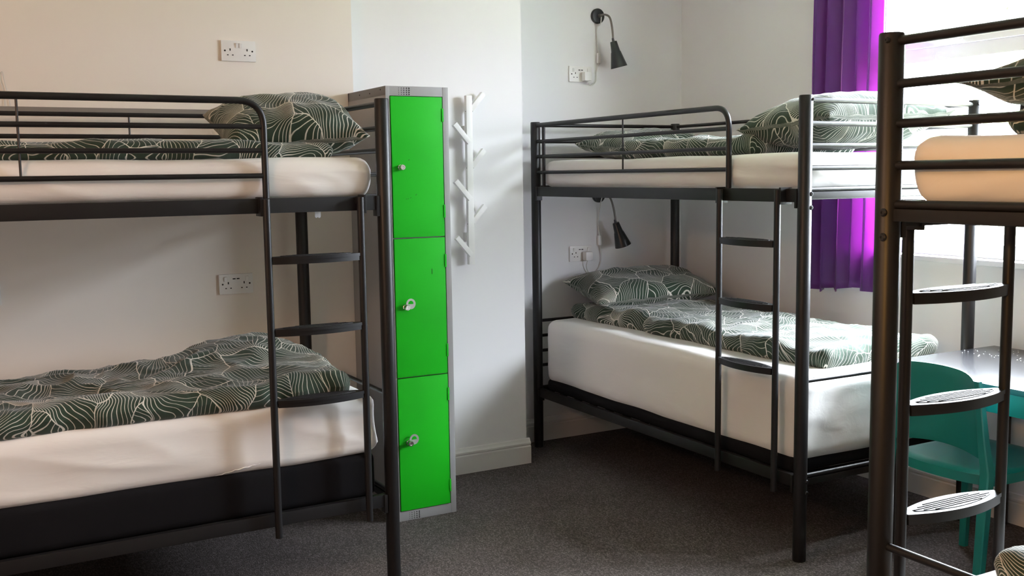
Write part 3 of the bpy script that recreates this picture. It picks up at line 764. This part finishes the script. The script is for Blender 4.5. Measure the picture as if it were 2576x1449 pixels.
# ------------------------------------------------------------------ chair (faces the desk, +x)
ch = empty('chair', 'teal plastic chair pushed up to the black topped desk', 'chair', (3.29, 2.445, 0))
cp = lambda mb, n, m='teal': part(mb, n, m, ch)
def seat_mesh():
    mb = MB(); nu, nv = 24, 24; vs = []
    for s_ in (0, 1):
        for i in range(nu+1):
            for j in range(nv+1):
                u = i/nu; v = -1+2*j/nv
                xb = 3.075-.035*(1-v*v)+.02*abs(v)**8; xf = 3.525+.015*(1-v*v)-.05*abs(v)**8
                hw = .208+.012*math.sin(u*PI)-.01*u
                x = xb+(xf-xb)*u; y = 2.445+v*hw
                z = .452-.010*(1-v*v)*math.sin(u*PI)-.012*max(0, u-.85)/.15
                e = max(abs(v), abs(2*u-1)); z -= .010*max(0, (e-.93)/.07)**2
                if s_: z -= .034+.0*e-.016*(1-e)
                vs.append((x, y, z))
    W_ = nv+1; o = (nu+1)*W_; fs = []
    for i in range(nu):
        for j in range(nv):
            a = i*W_+j; fs += [(a, a+1, a+W_+1, a+W_), (o+a, o+a+W_, o+a+W_+1, o+a+1)]
    for i in range(nu):
        a = i*W_; fs.append((a, a+W_, o+a+W_, o+a)); a = i*W_+nv; fs.append((a, o+a, o+a+W_, a+W_))
    for j in range(nv):
        a = j; fs.append((a, o+a, o+a+1, a+1)); a = nu*W_+j; fs.append((a, a+1, o+a+1, o+a))
    return mb.add(vs, fs)
cp(seat_mesh(), 'seat')
def backrest_mesh():
    mb = MB(); nu, nv = 26, 14; vs = []
    for s_ in (0, 1):
        for i in range(nu+1):
            for j in range(nv+1):
                u = -1+2*i/nu; v = j/nv
                zb = .520-.022*abs(u)**2+.0; zt = .792+.012*(1-u*u)-.045*abs(u)**7
                z = zb+(zt-zb)*v
                x = 3.052-.040*v-.0+.030*(1-u*u)+(0 if s_ else -.012)-.002*math.sin(v*PI)
                e = max(abs(u), abs(2*v-1)); x += (-.004 if s_ else .004)*max(0, (e-.88)/.12)**2
                vs.append((x, 2.440+u*.190, z))
    W_ = nv+1; o = (nu+1)*W_; fs = []
    for i in range(nu):
        for j in range(nv):
            a = i*W_+j; fs += [(a, a+1, a+W_+1, a+W_), (o+a, o+a+W_, o+a+W_+1, o+a+1)]
    for i in range(nu):
        a = i*W_; fs.append((a, a+W_, o+a+W_, o+a)); a = i*W_+nv; fs.append((a, o+a, o+a+W_, a+W_))
    for j in range(nv):
        a = j; fs.append((a, o+a, o+a+1, a+1)); a = nu*W_+j; fs.append((a, a+1, o+a+1, o+a))
    return mb.add(vs, fs)
cp(backrest_mesh(), 'backrest')
def legbar(path, w_):
    mb = MB(); n = len(path); vs = []; fs = []
    for (x, y, z), (a, b) in zip(path, w_):
        c = .25
        for dx, dy in ((-1, -1+c), (-1+c, -1), (1-c, -1), (1, -1+c), (1, 1-c), (1-c, 1), (-1+c, 1), (-1, 1-c)): vs.append((x+dx*a, y+dy*b, z))
    for i in range(n-1):
        for k in range(8): fs.append((i*8+k, i*8+(k+1) % 8, (i+1)*8+(k+1) % 8, (i+1)*8+k))
    fs += [tuple(range(8))[::-1], tuple((n-1)*8+k for k in range(8))]
    return mb.add(vs, fs)
for sg in (-1, 1):
    y0 = 2.445+sg*.205
    cp(legbar([(3.012, y0+sg*.006, 0), (3.042, y0, .30), (3.055, y0, .46), (3.045, y0-sg*.010, .56), (3.018, y0-sg*.014, .74), (3.014, y0-sg*.018, .775)],
              [(.014, .015), (.017, .018), (.019, .018), (.016, .015), (.012, .012), (.010, .010)]), 'back_leg')
    cp(legbar([(3.487, y0+sg*.002, 0), (3.485, y0-sg*.012, .42)], [(.013, .014), (.018, .018)]), 'front_leg')

# ------------------------------------------------------------------ light
wd = bpy.data.worlds.new('daylight'); SC.world = wd; wd.use_nodes = True
nt = wd.node_tree; bg = nt.nodes['Background']
tc = nt.nodes.new('ShaderNodeTexCoord'); sx = nt.nodes.new('ShaderNodeSeparateXYZ'); nt.links.new(tc.outputs['Generated'], sx.inputs[0])
rp = nt.nodes.new('ShaderNodeValToRGB'); rp.color_ramp.elements[0].position = .42; rp.color_ramp.elements[0].color = (.61, .635, .75, 1)
rp.color_ramp.elements[1].position = .75; rp.color_ramp.elements[1].color = (.85, .885, 1.0, 1)
mp = nt.nodes.new('ShaderNodeMapRange'); mp.inputs[1].default_value = -1; mp.inputs[2].default_value = 1
nt.links.new(sx.outputs[2], mp.inputs[0]); nt.links.new(mp.outputs[0], rp.inputs[0]); nt.links.new(rp.outputs[0], bg.inputs['Color'])
mz = nt.nodes.new('ShaderNodeMapRange'); mz.inputs[1].default_value = 0; mz.inputs[2].default_value = 1; mz.inputs[3].default_value = 46; mz.inputs[4].default_value = 200   # overcast: brightest overhead
nt.links.new(sx.outputs[2], mz.inputs[0]); nt.links.new(mz.outputs[0], bg.inputs['Strength'])

def light(name, kind, loc, energy, color, **kw):
    d = bpy.data.lights.new(name, kind); d.energy = energy; d.color = color
    for k, v in kw.items(): setattr(d, k, v)
    o = bpy.data.objects.new(name, d); COL.objects.link(o); o.location = loc; return o
pt_ = light('window_portal', 'AREA', (RX+.20, (WY0+WY1)/2, (WZ0+WZ1)/2), 1, (1, 1, 1), shape='RECTANGLE', size=WZ1-WZ0, size_y=WY1-WY0)
pt_.rotation_euler = (0, PI/2, 0); pt_.data.cycles.is_portal = True
light('ceiling_lamp', 'POINT', (-1.2, 1.6, 2.28), 60, (1, .575, .34), shadow_soft_size=.14)
sp = light('added_warm_spot', 'SPOT', (-.55, .15, 1.75), 105, (1, .50, .12), shadow_soft_size=.05, spot_size=R(44), spot_blend=.8)  # unseen spot, added to warm the right-hand bed's upper mattress end
sp.rotation_euler = (Vector((1.95, 1.0, 1.42))-sp.location).to_track_quat('-Z', 'Y').to_euler()

# ------------------------------------------------------------------ camera
F, YAW, PITCH, ROLL = 2638.98, -.5051, -.1083, -.0144
cam = bpy.data.cameras.new('camera'); co = bpy.data.objects.new('camera', cam); COL.objects.link(co); SC.camera = co
cam.sensor_fit = 'HORIZONTAL'; cam.sensor_width = 36; cam.lens = 36*F/2576; cam.clip_start = .02
fwd = Vector((-math.sin(YAW)*math.cos(PITCH), math.cos(YAW)*math.cos(PITCH), math.sin(PITCH)))
r0 = Vector((math.cos(YAW), math.sin(YAW), 0)); u0 = r0.cross(fwd)
rt = r0*math.cos(ROLL)+u0*math.sin(ROLL); upv = -r0*math.sin(ROLL)+u0*math.cos(ROLL)
co.matrix_world = Matrix(((rt.x, upv.x, -fwd.x, 0), (rt.y, upv.y, -fwd.y, 0), (rt.z, upv.z, -fwd.z, 1.4836), (0, 0, 0, 1)))
cam.dof.use_dof = True; cam.dof.focus_distance = 4.3; cam.dof.aperture_fstop = 15.0

vs = SC.view_settings; vs.view_transform = 'Standard'; vs.look = 'None'; vs.gamma = 1; vs.use_curve_mapping = False; vs.exposure = 0.12
SC.display_settings.display_device = 'sRGB'
cy = SC.cycles
cy.use_denoising = True; cy.use_adaptive_sampling = True; cy.adaptive_threshold = .025; cy.max_bounces = 10; cy.diffuse_bounces = 5; cy.transparent_max_bounces = 12; cy.sample_clamp_indirect = 12
